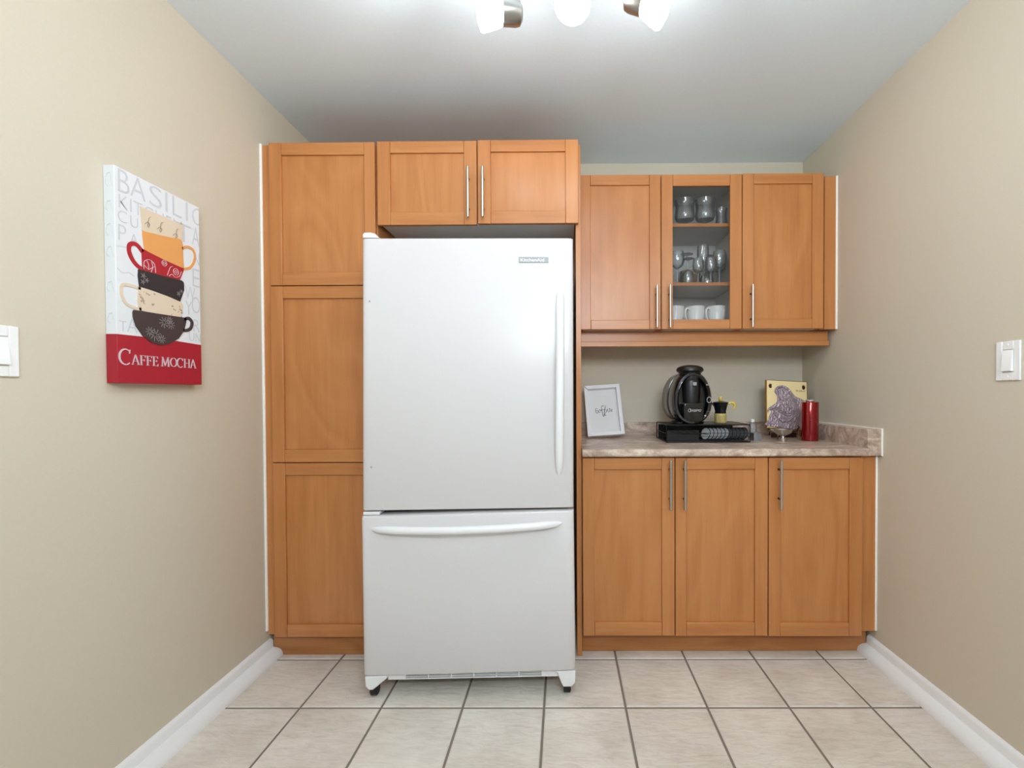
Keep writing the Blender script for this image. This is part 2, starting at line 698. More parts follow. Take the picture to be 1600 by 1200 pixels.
def wall_cab(x0, x1, name, label, open_front=False):
    o = ((x0 + x1) / 2, YU + .02, UZ0)
    t = thing(name, label, 'cabinet', o)
    m = MB(o)
    yb, yf = YB - .004, YU + TH + .003
    m.box(x0, x0 + .016, yf, yb, UZ0 + .004, UZ1 - .003, 0)
    m.box(x1 - .016, x1, yf, yb, UZ0 + .004, UZ1 - .003, 0)
    m.box(x0 + .016, x1 - .016, yf, yb, UZ0 + .004, UZ0 + .020, 1)
    m.box(x0 + .016, x1 - .016, yf, yb, UZ1 - .019, UZ1 - .003, 1)
    m.box(x0 + .016, x1 - .016, yb - .006, yb, UZ0 + .02, UZ1 - .019, 1)
    if open_front:   # white lining of the two sides
        m.box(x0 + .016, x0 + .018, yf + .001, yb, UZ0 + .02, UZ1 - .019, 1)
        m.box(x1 - .018, x1 - .016, yf + .001, yb, UZ0 + .02, UZ1 - .019, 1)
    m.build('carcass', [WV, MELAM], t, bevel=.0006)
    return t, o


tL, oL = wall_cab(.0835, .4835, 'wall_cabinet', 'maple wall cabinet with solid door, left of the glass-door cabinet')
d = door(tL, oL, .0785, .4835, UZ0, UZ1, YU, rt=.05, rb=.047)
handle(d, oL, .4578, 1.478, 1.686, YU)
tG, oG = wall_cab(.4835, .8835, 'glass_wall_cabinet', 'maple wall cabinet with glass door showing glassware and white mugs', True)
d = door(tG, oG, .4835, .8835, UZ0, UZ1, YU, sl=.056, sr=.058, rt=.056, rb=.047, glass=True)
handle(d, oG, .5215, 1.478, 1.686, YU)
SH1, SH2 = 1.713, 2.008      # tops of the two shelves
for zt in (SH1, SH2):
    mm = MB(oG).box(.503, .864, YU + .045, YB - .012, zt - .016, zt, 1).box(.503, .864, YU + .040, YU + .045, zt - .016, zt, 0)
    mm.build('shelf', [WH, MELAM], tG, label='white shelf with maple front edge')
tR, oR = wall_cab(.8835, 1.2835, 'wall_cabinet', 'maple wall cabinet with solid door, right of the glass-door cabinet near the right wall')
d = door(tR, oR, .8835, 1.2855, UZ0, UZ1 + .002, YU, rt=.05, rb=.047)
handle(d, oR, .9235, 1.478, 1.686, YU)
MB(oR).box(1.300, XR - .008, 2.262, 2.28, UZ0, UZ1 - .006).box(1.2838, 1.300, 2.275, 2.29, UZ0, UZ1 - .006).build('filler_strip', WV, tR, bevel=.001)
rl = MB().box(.0775, 1.350, 2.315, 2.333, 1.397, UZ0 - .0005).box(.0775, 1.3515, 2.305, 2.333, 1.3955, 1.421)
tag(rl.build('light_rail', WH, bevel=.002), 'horizontal maple light rail under the row of wall cabinets', 'rail')

# --- base cabinets
BZ0, BZ1 = .100, .8805


def base_cab(x0, x1, label):
    o = ((x0 + x1) / 2, 1.97, 0)
    t = thing('base_cabinet', label, 'cabinet', o)
    MB(o).box(x0, x1, YD + TH + .003, YB - .004, .103, .884).build('carcass', WV, t, bevel=.001)
    return t, o


t, o = base_cab(.0785, .883, 'two-door maple base cabinet next to the fridge, under the coffee machine')
d = door(t, o, .0785, .4800, BZ0, BZ1, YD, sl=.050, rt=.051, rb=.058)
handle(d, o, .4550, .6585, .8703, YD)
d = door(t, o, .4800, .883, BZ0 - .001, BZ1 - .001, YD, sl=.047, rt=.051, rb=.058)
handle(d, o, .5163, .6585, .8703, YD)
t2, o2 = base_cab(.8835, 1.291, 'single-door maple base cabinet against the right wall, steel handle at its left')
d = door(t2, o2, .8835, 1.291, BZ0 - .003, BZ1 - .002, YD, sl=.050, rt=.051, rb=.058)
handle(d, o2, .9252, .6585, .8688, YD)
MB(o2).box(1.2925, XR - .008, 1.966, 1.984, .113, .884).build('filler_strip', WV, t2, bevel=.001)
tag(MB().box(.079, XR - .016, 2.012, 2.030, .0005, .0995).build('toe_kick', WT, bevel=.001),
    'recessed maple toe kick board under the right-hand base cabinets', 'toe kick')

# --- countertop
CZ = .918
oc = (0, 0, 0)
yf, yb2 = 1.925, YB - .001
prof = [(yb2, CZ - .033), (yf + .006, CZ - .033), (yf + .001, CZ - .028), (yf, CZ - .016), (yf + .002, CZ - .006), (yf + .008, CZ - .001), (yf + .018, CZ), (yb2, CZ)]
x0c, x1c = .0785, 1.300
vs = [(x0c, a, b) for a, b in prof] + [(x1c, a, b) for a, b in prof]
n = len(prof)
fs = [tuple(range(n)), tuple(range(n, 2 * n))] + [(i, (i + 1) % n, n + (i + 1) % n, n + i) for i in range(n)]
ct = tag(MB(oc).raw(vs, fs).build('countertop', COUNTER), 'beige travertine-pattern laminate countertop over the base cabinets', 'countertop')
tag(MB(oc).box(x0c, 1.3005, YB - .02, YB - .001, CZ + .0004, .992).build('backsplash', COUNTER, bevel=.001), 'low beige laminate backsplash strip along the back wall', 'backsplash')
ss = tag(MB(oc).box(1.3012, XR - .003, 1.938, YB - .001, CZ - .033, .998).build('side_splash', COUNTER, bevel=.001), 'beige laminate side splash block at the right end of the counter', 'side splash')
MB(oc).box(XR - .006, XR, 1.936, YB - .02, .997, 1.002).box(XR - .005, XR, 1.933, 1.939, CZ - .034, 1.002).build('caulk_bead', CAULK, ss, label='white caulk line')

# ------------------------------------------------------------------ fridge
FX0, FX1, FY = -.765, .037, 1.688
fr = thing('refrigerator', 'white bottom-freezer refrigerator between the pantry and the right cabinets', 'refrigerator', (FX0, FY, 0), (0, 0, math.radians(1.3)))
W = FX1 - FX0


def fbuild(m, name, mats, **k):
    return m.build(name, mats, fr, **k)


fbuild(MB().box(.004, W - .004, .078, .80, .06, 1.728), 'body', FRSIDE, bevel=.004, label='dark textured cabinet body')
fbuild(MB().box(.008, W - .008, .064, .08, .72, 1.73).box(.008, W - .008, .060, .08, .12, .70), 'gasket', GASKET, label='grey door gasket')


def fdoor(name, pts, y0, y1):
    """door slab with softly rounded vertical edges from its four corners (bl, br, tr, tl)"""
    (ax, az), (bx, bz), (cx, cz), (dx, dz) = pts
    prof = [(0, y1), (0, y0 + .016), (.0025, y0 + .008), (.008, y0 + .0028), (.017, y0 + .0006), (.03, y0)]
    m = MB()
    ring = [(a, b, 0) for a, b in prof] + [(-a, b, 1) for a, b in prof[::-1]]
    rows = [(0, .008), (.003, .0025), (.008, 0)]
    fs = []
    allr = rows + [(-z, q) for z, q in rows[::-1]]
    nr = len(ring)
    vs2 = []
    for ri, (zo, sh) in enumerate(allr):
        top = ri >= 3
        for (a, b, side) in ring:
            if side == 0:
                x, z = (dx, dz) if top else (ax, az)
            else:
                x, z = (cx, cz) if top else (bx, bz)
            yy = b + (sh if b < y1 else 0)
            vs2.append((x + a, min(yy, y1), z + zo))
    R = len(allr)
    for i in range(R - 1):
        for k in range(nr):
            k2 = (k + 1) % nr
            fs.append((i * nr + k, i * nr + k2, (i + 1) * nr + k2, (i + 1) * nr + k))
    fs.append(tuple(range(nr)))
    fs.append(tuple((R - 1) * nr + k for k in range(nr)))
    m.raw(vs2, fs)
    return m


d1 = fbuild(fdoor('d', [(.0025, .7185), (W - .001, .7235), (W + .001, 1.7445), (.0125, 1.7425)], 0, .062), 'fridge_door', FRIDGE)
d2 = fbuild(fdoor('d', [(.0010, .0905), (W + .004, .1005), (W - .0005, .7140), (-.0015, .6985)], -.002, .060), 'freezer_drawer', FRIDGE)


def pull(p0, p1, bow, r0, parent, name, n=26, sag=0):
    m = MB()
    pts, rads = [], []
    for i in range(n + 1):
        tt = i / n
        e = math.sin(PI * tt) ** .55 if 0 < tt < 1 else 0
        P = Vector(p0).lerp(Vector(p1), tt)
        P.y -= bow * e
        P.z += sag * math.sin(PI * tt)
        pts.append(P)
        qq = min(1, min(tt, 1 - tt) / .13)
        rads.append(r0 * (.30 + .70 * math.sqrt(max(0, 1 - (1 - qq) ** 2))))
    m.tube(pts, rads, 16)
    m.build(name, FRW, parent)


pull((.747, .006, .845), (.7535, .006, 1.560), .042, .0155, d1, 'door_handle')
pull((.036, .004, .6515), (.757, .004, .6665), .044, .0145, d2, 'drawer_handle', sag=-.004)
bd = MB().box(.598, .710, -.0022, .002, 1.650, 1.6715).build('badge', BADGE, d1, bevel=.0012, label='small silver name badge')
text_mesh('lettering', 'KitchenAid', .0165, BADGEL, bd, (.6035, -.0024, 1.6545), ext=.0006, sx=1.22)
for z in (1.506, .884):
    MB().lathe([(0, .0), (.0035, .0006), (.0045, .003)], (.040, -.0016, z), 12, axis='y').build('screw_cap', BADGE, d1)
fbuild(MB().prism([(.012, 1.747), (.012, 1.760), (.018, 1.766), (.040, 1.767), (.058, 1.762), (.070, 1.750), (.072, 1.747)], .012, .075), 'hinge_cap', FRW, bevel=.003)
fbuild(MB().box(.004, .066, .008, .06, .7015, .7135), 'centre_hinge', FRW, bevel=.002)
# feet
fbuild(MB().prism([(.004, .088), (.090, .089), (.088, .078), (.050, .046), (.034, .034), (.018, .034), (.006, .048)], .004, .06), 'leg_cover', FRW, bevel=.006, seg=3)
fbuild(MB().prism([(W + .004, .098), (W - .074, .097), (W - .066, .090), (W - .052, .052), (W - .044, .036), (W - .012, .036), (W + .002, .050)], .004, .06), 'leg_cover', FRW, bevel=.006, seg=3)
for xw in (.032, W - .028):
    m = MB().lathe([(.017, -.014), (.021, -.011), (.021, .011), (.017, .014)], (xw, .034, .0212), 20, axis='x')
    m.lathe([(.009, 0), (.009, .05)], (xw, .036, .02), 12)
    fbuild(m, 'roller_foot', BLACKR)
for xw in (.06, W - .06):
    fbuild(MB().lathe([(.016, -.012), (.02, -.01), (.02, .01), (.016, .012)], (xw, .72, .0202), 16, axis='x').box(xw - .01, xw + .01, .71, .73, .02, .07), 'roller_foot', BLACKR)
# grille: base panel with openings made of slats and dividers
gx0, gx1 = .155, .675
gm = MB().box(.088, gx0, .020, .030, .0645, .0915).box(gx1, W - .062, .020, .030, .0680, .0965)
gm.prism([(gx0 - .002, .0645), (gx1 + .002, .0680), (gx1 + .002, .0712), (gx0 - .002, .0672)], .020, .030)
gm.prism([(gx0 - .002, .0905), (gx1 + .002, .0955), (gx1 + .002, .0985), (gx0 - .002, .0935)], .020, .030)
grille = fbuild(gm, 'grille', FRW, label='vent grille between the feet')
for i in range(2):
    a = .0735 + i * .0078
    gs = MB().prism([(gx0, a), (gx1, a + .0045), (gx1, a + .0062), (gx0, a + .0017)], .021, .029)
    gs.build('grille_slat', FRW, grille)
for k in range(1, 6):
    x = gx0 + (gx1 - gx0) * k / 6
    MB().box(x - .0018, x + .0018, .020, .03, .067, .094).build('grille_divider', FRW, grille)
MB().box(gx0 - .01, gx1 + .01, .034, .036, .064, .098).build('grille_back', FRSIDE, grille)

# ------------------------------------------------------------------ ceiling lamp
lamp = thing('track_light', 'three-head satin nickel ceiling track light with lit frosted shades', 'ceiling light', (.03, 1.36, ZC))
ol = (.03, 1.36, ZC)
MB(ol).box(-.30, .36, 1.345, 1.375, ZC - .030, ZC - .010).lathe([(.06, -.022), (.06, -.001)], (.03, 1.36, ZC), 28).build('track_bar', NICKEL, lamp, bevel=.003)


def head(pivot, neck, aim, L=.062):
    """pivot = socket centre, aim = direction of the shade"""
    P, D = Vector(pivot), Vector(aim).normalized()
    q = Vector((0, 0, 1)).rotation_difference(D).to_matrix()
    MB(ol).tube([(pivot[0], 1.36, ZC - .02), (pivot[0], 1.36, ZC - .05), tuple(P - D * .012)], .0045, 10).build('arm', NICKEL, lamp)
    s = MB(ol)
    s.lathe([(.0, -.036), (.020, -.035), (.031, -.028), (.034, -.016), (.034, .026), (.031, .028), (0, .028)], P, 32, rot=q)
    s.build('lamp_socket', NICKEL, lamp)
    g = MB(ol)
    g.lathe([(.0, .024), (.034, .025), (.038, .034), (.046, .060), (.052, .082), (.050, .088), (.030, .096), (0, .099)], P, 36, rot=q)
    g.build('lamp_shade', SHADE, lamp, label='lit frosted glass shade')
    C = P + D * .125
    d = bpy.data.lights.new('bulb', 'SPOT')
    d.energy = BULB_W * 4
    d.spot_size = math.radians(150)
    d.spot_blend = .8
    d.shadow_soft_size = .03
    d.color = (.97, .99, 1)
    lo = bpy.data.objects.new('bulb', d)
    COL.objects.link(lo)
    lo.parent = lamp
    lo.location = C - Vector(ol)
    lo.rotation_euler = (-D).to_track_quat('Z', 'Y').to_euler()


head((-.155, 1.36, 2.293), None, (-1, -.25, -.12))
head((.030, 1.35, 2.345), None, (0, -.35, -.6))
head((.222, 1.36, 2.325), None, (.85, -.2, -.45))

# ------------------------------------------------------------------ light switches


def switch(loc, rz, label, x_off=0):
    t = thing('light_switch', label, 'light switch', loc, (0, 0, rz), None)
    m = MB()
    w, h = .038, .060
    m.box(-w, -.0175, -.006, 0, -h, h).box(.0175, w, -.006, 0, -h, h)
    m.box(-.0175, .0175, -.006, 0, .034, h).box(-.0175, .0175, -.006, 0, -h, -.034)
    m.build('cover_plate', WHITEP, t, bevel=.0022)
    m = MB().raw([(-.0165, -.006, -.033), (.0165, -.006, -.033), (.0165, -.006, .033), (-.0165, -.006, .033),
                  (-.0155, -.0125, -.031), (.0155, -.0125, -.031), (.0155, -.0068, .032), (-.0155, -.0068, .032),
                  (-.0165, 0, -.033), (.0165, 0, -.033), (.0165, 0, .033), (-.0165, 0, .033)],
                 [(4, 5, 6, 7), (0, 1, 5, 4), (1, 2, 6, 5), (2, 3, 7, 6), (3, 0, 4, 7), (8, 11, 10, 9), (0, 8, 9, 1), (1, 9, 10, 2), (2, 10, 11, 3), (3, 11, 8, 0)])
    m.build('rocker', WHITEP, t)
    for z in (-.048, .048):
        MB().lathe([(0, -.0072), (.0028, -.0070), (.0034, -.006)], (0, 0, z), 12, axis='y').build('screw', WHITEP, t)


switch((XR, 1.389, 1.2525), -PI / 2, 'white rocker light switch on the right wall')
switch((XL, 1.040, 1.2640), PI / 2, 'white rocker light switch on the left wall beside the canvas')

# ------------------------------------------------------------------ canvas print
cv = thing('canvas_print', 'canvas print of stacked coffee cups reading Caffe Mocha on the left wall', 'wall art', (XL, 1.289, 1.195), (0, 0, PI / 2))
D, CW, CH = .032, .300, .622
MB().box(0, CW, -D, 0, .1395, CH).build('canvas_panel', CANV, cv, bevel=.0015)
bandtop = [(-.0004 + (CW + .0008) * i / 8, .140 + .0032 * math.sin(PI * i / 8)) for i in range(9)]
MB().prism([(-.0004, -.0004), (CW + .0004, -.0004)] + bandtop[::-1], -D - .0005, -.0005).build('red_band', CANVR, cv, bevel=.001, label='red painted band')
YF = -D - .0006


def flat(poly, mat, name, lay=0):
    MB().prism(poly, YF - .0004 * (lay + 2), -D + .0005).build(name, mat, cv)


def stroke(pts, w, mat, name, lay=0, closed=False):
    MB().ribbon(pts, w, YF - .0004 * (lay + (0 if mat is LGREY else 2)), -D + .0005, closed=closed).build(name, mat, cv)


def smooth(pts, n=6, closed=False):
    out = []
    P = [Vector((a, b)) for a, b in pts]
    N = len(P)
    rng = N if closed else N - 1
    for i in range(rng):
        if closed:
            p0, p1, p2, p3 = P[i - 1], P[i], P[(i + 1) % N], P[(i + 2) % N]
        else:
            p0, p1, p2, p3 = P[max(i - 1, 0)], P[i], P[i + 1], P[min(i + 2, N - 1)]
        for k in range(n):
            t = k / n
            q = .5 * ((2 * p1) + (p2 - p0) * t + (2 * p0 - 5 * p1 + 4 * p2 - p3) * t * t + (3 * p1 - p0 - 3 * p2 + p3) * t ** 3)
            out.append((q.x, q.y))
    if not closed:
        out.append(tuple(P[-1]))
    return out


def T(txt, x0, x1, z0, z1, mat=None):
    """light grey printed letters stretched into the given rectangle of the canvas"""
    cu = bpy.data.curves.new('grey_lettering', 'FONT')
    cu.body = txt
    cu.size = 1
    cu.offset = -.016
    cu.resolution_u = 4
    cu.extrude = .003
    tmp = bpy.data.objects.new('tmp', cu)
    COL.objects.link(tmp)
    bpy.context.view_layer.update()
    me = bpy.data.meshes.new_from_object(tmp.evaluated_get(bpy.context.evaluated_depsgraph_get()))
    bpy.data.objects.remove(tmp)
    X = [v.co.x for v in me.vertices]
    Z = [v.co.y for v in me.vertices]
    ax, az = (x1 - x0) / (max(X) - min(X)), (z1 - z0) / (max(Z) - min(Z))
    for v in me.vertices:
        v.co = (x0 + (v.co.x - mnx(X)) * ax, YF - .0002 - v.co.z * .06, z0 + (v.co.y - mnx(Z)) * az)
    me.materials.clear()
    me.materials.append(mat or LGREY)
    o = bpy.data.objects.new('grey_lettering', me)
    COL.objects.link(o)
    o.parent = cv
    return o


_mn = {}


def mnx(L):
    k = id(L)
    if k not in _mn:
        _mn[k] = (min(L), L)
    return _mn[k][0]


T('B', .011, .045, .553, .618)
T('A', .048, .096, .556, .618)
T('S', .110, .152, .555, .618)
T('I', .166, .173, .556, .618)
T('L', .192, .226, .556, .618)
T('I', .244, .251, .556, .618)
stroke(smooth([(.298, .612), (.288, .612), (.276, .600), (.272, .586), (.277, .568), (.290, .560), (.298, .562)]), .0055, LGREY, 'grey_curve')
T('KITCHEN', .012, .226, .506, .545)
T('C', .008, .036, .466, .500)
T('U', .046, .070, .464, .496)
T('P', .009, .032, .412, .458)
T('A', .044, .068, .416, .444)
T('T', .206, .262, .480, .540)
T('A', .268, .298, .484, .545)
T('N', .272, .297, .416, .462)
T('E', .267, .296, .340, .402)
T('W', .236, .276, .292, .334)
T('Y', .236, .262, .238, .284)
T('O', .262, .297, .248, .304)
T('R', .268, .294, .184, .226)
T('U', .250, .270, .150, .178)
T('N', .276, .297, .150, .178)
T('A', .030, .062, .150, .192)
T('T', .008, .028, .150, .180)
stroke(smooth([(.004, .392), (.03, .396), (.05, .385), (.06, .36)]), .0025, LGREY, 'grey_curve')
stroke(smooth([(.004, .330), (.02, .320), (.04, .325), (.055, .318)]), .0025, LGREY, 'grey_curve')
# letters that wrap round onto the stretcher edge
for z, hgt in ((.56, .04), (.49, .03), (.42, .035), (.36, .03), (.26, .03), (.17, .03)):
    MB().ribbon([(0, 0), (1, 0)], 1, 0, 1)
    e = MB()
    pts = [(-.026, z), (-.020, z + hgt), (-.010, z + hgt * .9), (-.006, z + hgt * .3), (-.014, z)]
    vs, fs = [], []
    for i, (yy, zz) in enumerate(pts):
        vs += [(-.0008, yy, zz - .0012), (-.0008, yy, zz + .0012), (.0004, yy, zz + .0012), (.0004, yy, zz - .0012)]
    for i in range(len(pts) - 1):
        for k in range(4):
            fs.append((i * 4 + k, i * 4 + (k + 1) % 4, (i + 1) * 4 + (k + 1) % 4, (i + 1) * 4 + k))
    e.raw(vs, fs).build('edge_lettering', LGREY, cv)
# stack of cups, top to bottom
flat([(.0762, .5355), (.2311, .5353), (.2276, .478), (.2, .470), (.1379, .464), (.0822, .4600)], A_CREAM, 'cream_cup', 0)
flat(smooth([(.0824, .4613), (.0885, .4639), (.1615, .4740), (.2118, .4833), (.2222, .4814), (.2283, .4678), (.2291, .4279), (.2245, .3797), (.1502, .3873), (.0998, .4034), (.0885, .4057)], 3, True), A_ORANGE, 'orange_cup', 1)
stroke(smooth([(.2255, .4543), (.2405, .465), (.2542, .4685), (.2707, .4642), (.2777, .4471), (.2727, .4226), (.2556, .3995), (.2270, .3867)]), .0085, A_ORANGE, 'orange_cup_handle', 1)
flat([(.0789, .4098), (.1043, .4048), (.16, .3965), (.231, .3895), (.2282, .3785), (.2144, .3482), (.1352, .3431), (.0811, .3431), (.08, .3751)], A_RED, 'red_cup', 2)
stroke(smooth([(.082, .3993), (.0674, .4133), (.0527, .4153), (.041, .4059), (.0399, .3868), (.0498, .3662), (.0662, .3519), (.0832, .3462)]), .0120, A_RED, 'red_cup_handle', 2)
flat([(.0673, .3424), (.1032, .3442), (.1639, .3441), (.2196, .3473), (.2275, .3440), (.2299, .3362), (.2296, .3162), (.213, .2748), (.1676, .2828), (.1157, .2883), (.0694, .2919), (.0657, .323)], A_BLACK, 'black_cup', 3)
flat([(.0660, .2911), (.1157, .2886), (.1676, .2832), (.213, .2752), (.2200, .2720), (.2244, .2659), (.222, .2476), (.2146, .2210), (.1664, .2203), (.1144, .2203), (.0681, .2198), (.0622, .2428)], A_CREAM, 'cream_cup', 2)
stroke(smooth([(.0736, .2859), (.0381, .2884), (.02, .286), (.0138, .275), (.0154, .2523), (.0289, .2318), (.0575, .2236), (.0745, .2247)]), .0085, A_CREAM, 'cream_cup_handle', 2)
bp = [(.0499, .2172), (.2365, .2249), (.2356, .2096), (.2271, .1813), (.2055, .1518), (.1697, .1303), (.1405, .122), (.1081, .1256), (.0774, .1445), (.0565, .1697), (.0475, .1963), (.0470, .211)]
flat(bp, A_BROWN, 'brown_cup', 4)
stroke(smooth([(.2278, .2175), (.2468, .2252), (.2603, .2134), (.2544, .192), (.2351, .1822), (.2228, .1828)]), .0100, A_BROWN, 'brown_cup_handle', 4)
# painted swirls and flowers on the cups


def circ(cx, cz, rx, rz, n=16, a0=0, a1=2 * PI):
    return [(cx + rx * math.cos(a0 + (a1 - a0) * i / n), cz + rz * math.sin(a0 + (a1 - a0) * i / n)) for i in range(n + 1)]


sw = MB()


def add(m, pts, w, lay):
    m.ribbon(pts, w, YF - .0004 * (lay + 2), -D + .001)


add(sw, circ(.155, .3860, .0085, .0085), .0013, 5)
add(sw, circ(.155, .3860, .0035, .0035), .0012, 5)
add(sw, circ(.198, .3700, .0100, .0105), .0013, 5)
add(sw, circ(.198, .3700, .0045, .0045), .0012, 5)
add(sw, smooth([(.165, .350), (.172, .368), (.178, .380), (.186, .384)]), .0013, 5)
add(sw, smooth([(.172, .349), (.182, .358), (.196, .352), (.212, .360), (.219, .376)]), .0013, 5)
add(sw, smooth([(.084, .348), (.086, .372), (.104, .382), (.120, .372), (.124, .347)]), .0014, 5)
add(sw, smooth([(.085, .36), (.1, .352), (.112, .36), (.122, .366)]), .0013, 5)
add(sw, smooth([(.094, .377), (.1, .365), (.1, .35)]), .0013, 5)
add(sw, smooth([(.110, .379), (.114, .362), (.108, .345)]), .0013, 5)
sw.build('red_cup_swirl', A_WHITE, cv, kind='stuff')
sw = MB()
for cx, cz, rr in ((.082, .327, .010), (.093, .316, .008), (.080, .308, .009), (.207, .300, .009), (.218, .310, .007)):
    for q in range(5):
        a = q * 2 * PI / 5
        add(sw, [(cx, cz), (cx + rr * math.cos(a), cz + rr * math.sin(a))], .0011, 6)
    add(sw, circ(cx, cz, rr * .45, rr * .45, 8), .0009, 6)
for cx, cz, rr in ((.118, .152, .020), (.150, .196, .018), (.175, .192, .015), (.100, .160, .015), (.14, .142, .014), (.170, .207, .012)):
    for q in range(9):
        a = q * 2 * PI / 9 + cx * 30
        add(sw, [(cx + rr * .25 * math.cos(a), cz + rr * .25 * math.sin(a)), (cx + rr * math.cos(a + .3), cz + rr * math.sin(a + .3))], .0016, 6)
sw.build('dark_cup_flower', A_GREY, cv, kind='stuff')
sw = MB()
for q in range(30):
    cx, cz = random.choice([(.095 + random.uniform(-.028, .035), .262 + random.uniform(-.018, .018)), (.200 + random.uniform(-.02, .02), .243 + random.uniform(-.018, .016))])
    add(sw, circ(cx, cz, .003, .002, 5, random.uniform(0, 3), random.uniform(4, 6)), .0009, 5)
for cx in (.1, .142, .2):
    add(sw, smooth([(cx - .01, .487), (cx, .497), (cx + .006, .49), (cx, .482), (cx + .004, .509), (cx + .012, .516)]), .0010, 5)
sw.build('cream_cup_sprig', A_CREAMD, cv, kind='stuff')
# serif lettering CAFFE MOCHA, drawn stroke by stroke on the band
lt = MB()


def S(pts, w, ox, oz, s):
    lt.ribbon([(ox + a * s, oz + b * s) for a, b in pts], w * s, YF - .0022, -D + .0)


def glyph(ch, ox, oz, s, k=1.0):
    th, tn = .105, .045
    if ch == 'C':
        lt.ribbon([(ox + (.42 + .40 * math.cos(a)) * s * k, oz + (.5 + .5 * math.sin(a)) * s) for a in [math.radians(48 + 264 * i / 18) for i in range(19)]],
                  [s * (tn + (th - tn) * math.sin(PI * i / 18)) for i in range(19)], YF - .0022, -D)
        S([(.70 * k, .74), (.72 * k, .98)], tn, ox, oz, s)
        return .86 * k * s
    if ch == 'A':
        S([(.05, 0), (.36, 1.0)], tn, ox, oz, s); S([(.35, 1.0), (.70, 0)], th, ox, oz, s); S([(.16, .36), (.56, .36)], tn, ox, oz, s)
        S([(-.05, .02), (.17, .02)], tn * .8, ox, oz, s); S([(.55, .02), (.84, .02)], tn * .8, ox, oz, s)
        return .84 * s
    if ch in 'FE':
        S([(.14, 0), (.14, 1)], th, ox, oz, s); S([(.02, .98), (.58, .98)], tn, ox, oz, s); S([(.14, .52), (.46, .52)], tn, ox, oz, s)
        S([(.56, 1), (.58, .80)], tn, ox, oz, s); S([(.46, .62), (.46, .42)], tn, ox, oz, s)
        if ch == 'E':
            S([(.02, .02), (.60, .02)], tn, ox, oz, s); S([(.59, 0), (.62, .22)], tn, ox, oz, s)
        else:
            S([(.02, .02), (.28, .02)], tn, ox, oz, s)
        return .70 * s
    if ch == 'M':
        S([(.14, 0), (.20, 1)], tn, ox, oz, s); S([(.19, 1), (.50, .08)], th, ox, oz, s); S([(.50, .05), (.84, 1)], tn, ox, oz, s); S([(.84, 1), (.92, 0)], th, ox, oz, s)
        S([(.02, .02), (.28, .02)], tn, ox, oz, s); S([(.80, .02), (1.04, .02)], tn, ox, oz, s); S([(.08, .98), (.22, .98)], tn, ox, oz, s); S([(.8, .98), (.95, .98)], tn, ox, oz, s)
        return 1.10 * s
    if ch == 'O':
        N = 22
        lt.ribbon([(ox + (.44 + .38 * math.cos(2 * PI * i / N)) * s, oz + (.5 + .47 * math.sin(2 * PI * i / N)) * s) for i in range(N)],
                  [s * (tn + (th - tn) * abs(math.cos(2 * PI * i / N))) for i in range(N)], YF - .0022, -D, closed=True)
        return .90 * s
    if ch == 'H':
        S([(.14, 0), (.14, 1)], th, ox, oz, s); S([(.72, 0), (.72, 1)], th, ox, oz, s); S([(.14, .52), (.72, .52)], tn, ox, oz, s)
        for q in (.14, .72):
            S([(q - .13, .02), (q + .13, .02)], tn, ox, oz, s); S([(q - .13, .98), (q + .13, .98)], tn, ox, oz, s)
        return .90 * s


x = .0035
x += glyph('C', x, .0535, .0450, 1.0) + .000
for c in 'AFFE':
    x += glyph(c, x, .0548, .0300)
x += .008
for c in 'MOCHA':
    x += glyph(c, x, .0558, .0300) * 1.0
cm = lt.build('title_lettering', A_WHITE, cv, label='silver serif words Caffe Mocha')
sx = (.2935 - .0035) / (x - .0035)
if sx < 1:
    for v in cm.data.vertices:
        v.co.x = .0035 + (v.co.x - .0035) * sx

# ------------------------------------------------------------------ counter objects
# white picture frame leaning on the wall
pf = thing('picture_frame', 'small white picture frame with coffee script leaning at the left end of the counter', 'picture frame',
           (.2255, 2.405, CZ + .0105), (math.radians(-22), math.radians(-3.6), math.radians(0)))
fw, fh = .196, .290
m = MB()
m.prism([(-fw / 2, 0), (fw / 2, 0), (fw / 2 - .020, .020), (-fw / 2 + .020, .020)], -.020, .014)
m.prism([(-fw / 2, fh), (fw / 2, fh), (fw / 2 - .020, fh - .020), (-fw / 2 + .020, fh - .020)], -.020, .014)
m.prism([(-fw / 2, 0), (-fw / 2 + .020, .020), (-fw / 2 + .020, fh - .020), (-fw / 2, fh)], -.012, .014)
m.prism([(fw / 2, 0), (fw / 2 - .020, .020), (fw / 2 - .020, fh - .020), (fw / 2, fh)], -.020, .014)
m.build('frame', FRAMEW, pf, bevel=.001)
bk = MB().box(-fw / 2 + .015, fw / 2 - .015, .006, .012, .015, fh - .015).build('print_sheet', PAPER, pf)
sl = MB()
for a, b in (((-.072, .072), (.052, .062)),):
    pass
iw, i0, i1 = .056, .050, fh - .052
for (xa, xb, za, zb) in ((-iw, -iw + .001, i0, i1), (iw - .001, iw, i0, i1), (-iw, iw, i0, i0 + .001), (-iw, iw, i1 - .001, i1)):
    sl.box(xa, xb, .0052, .0062, za, zb)
sl.build('mat_line', FRAMEW, pf)
sl = MB()


def ink(pts, w=.0018):
    sl.ribbon(smooth(pts), w, .0050, .0062)


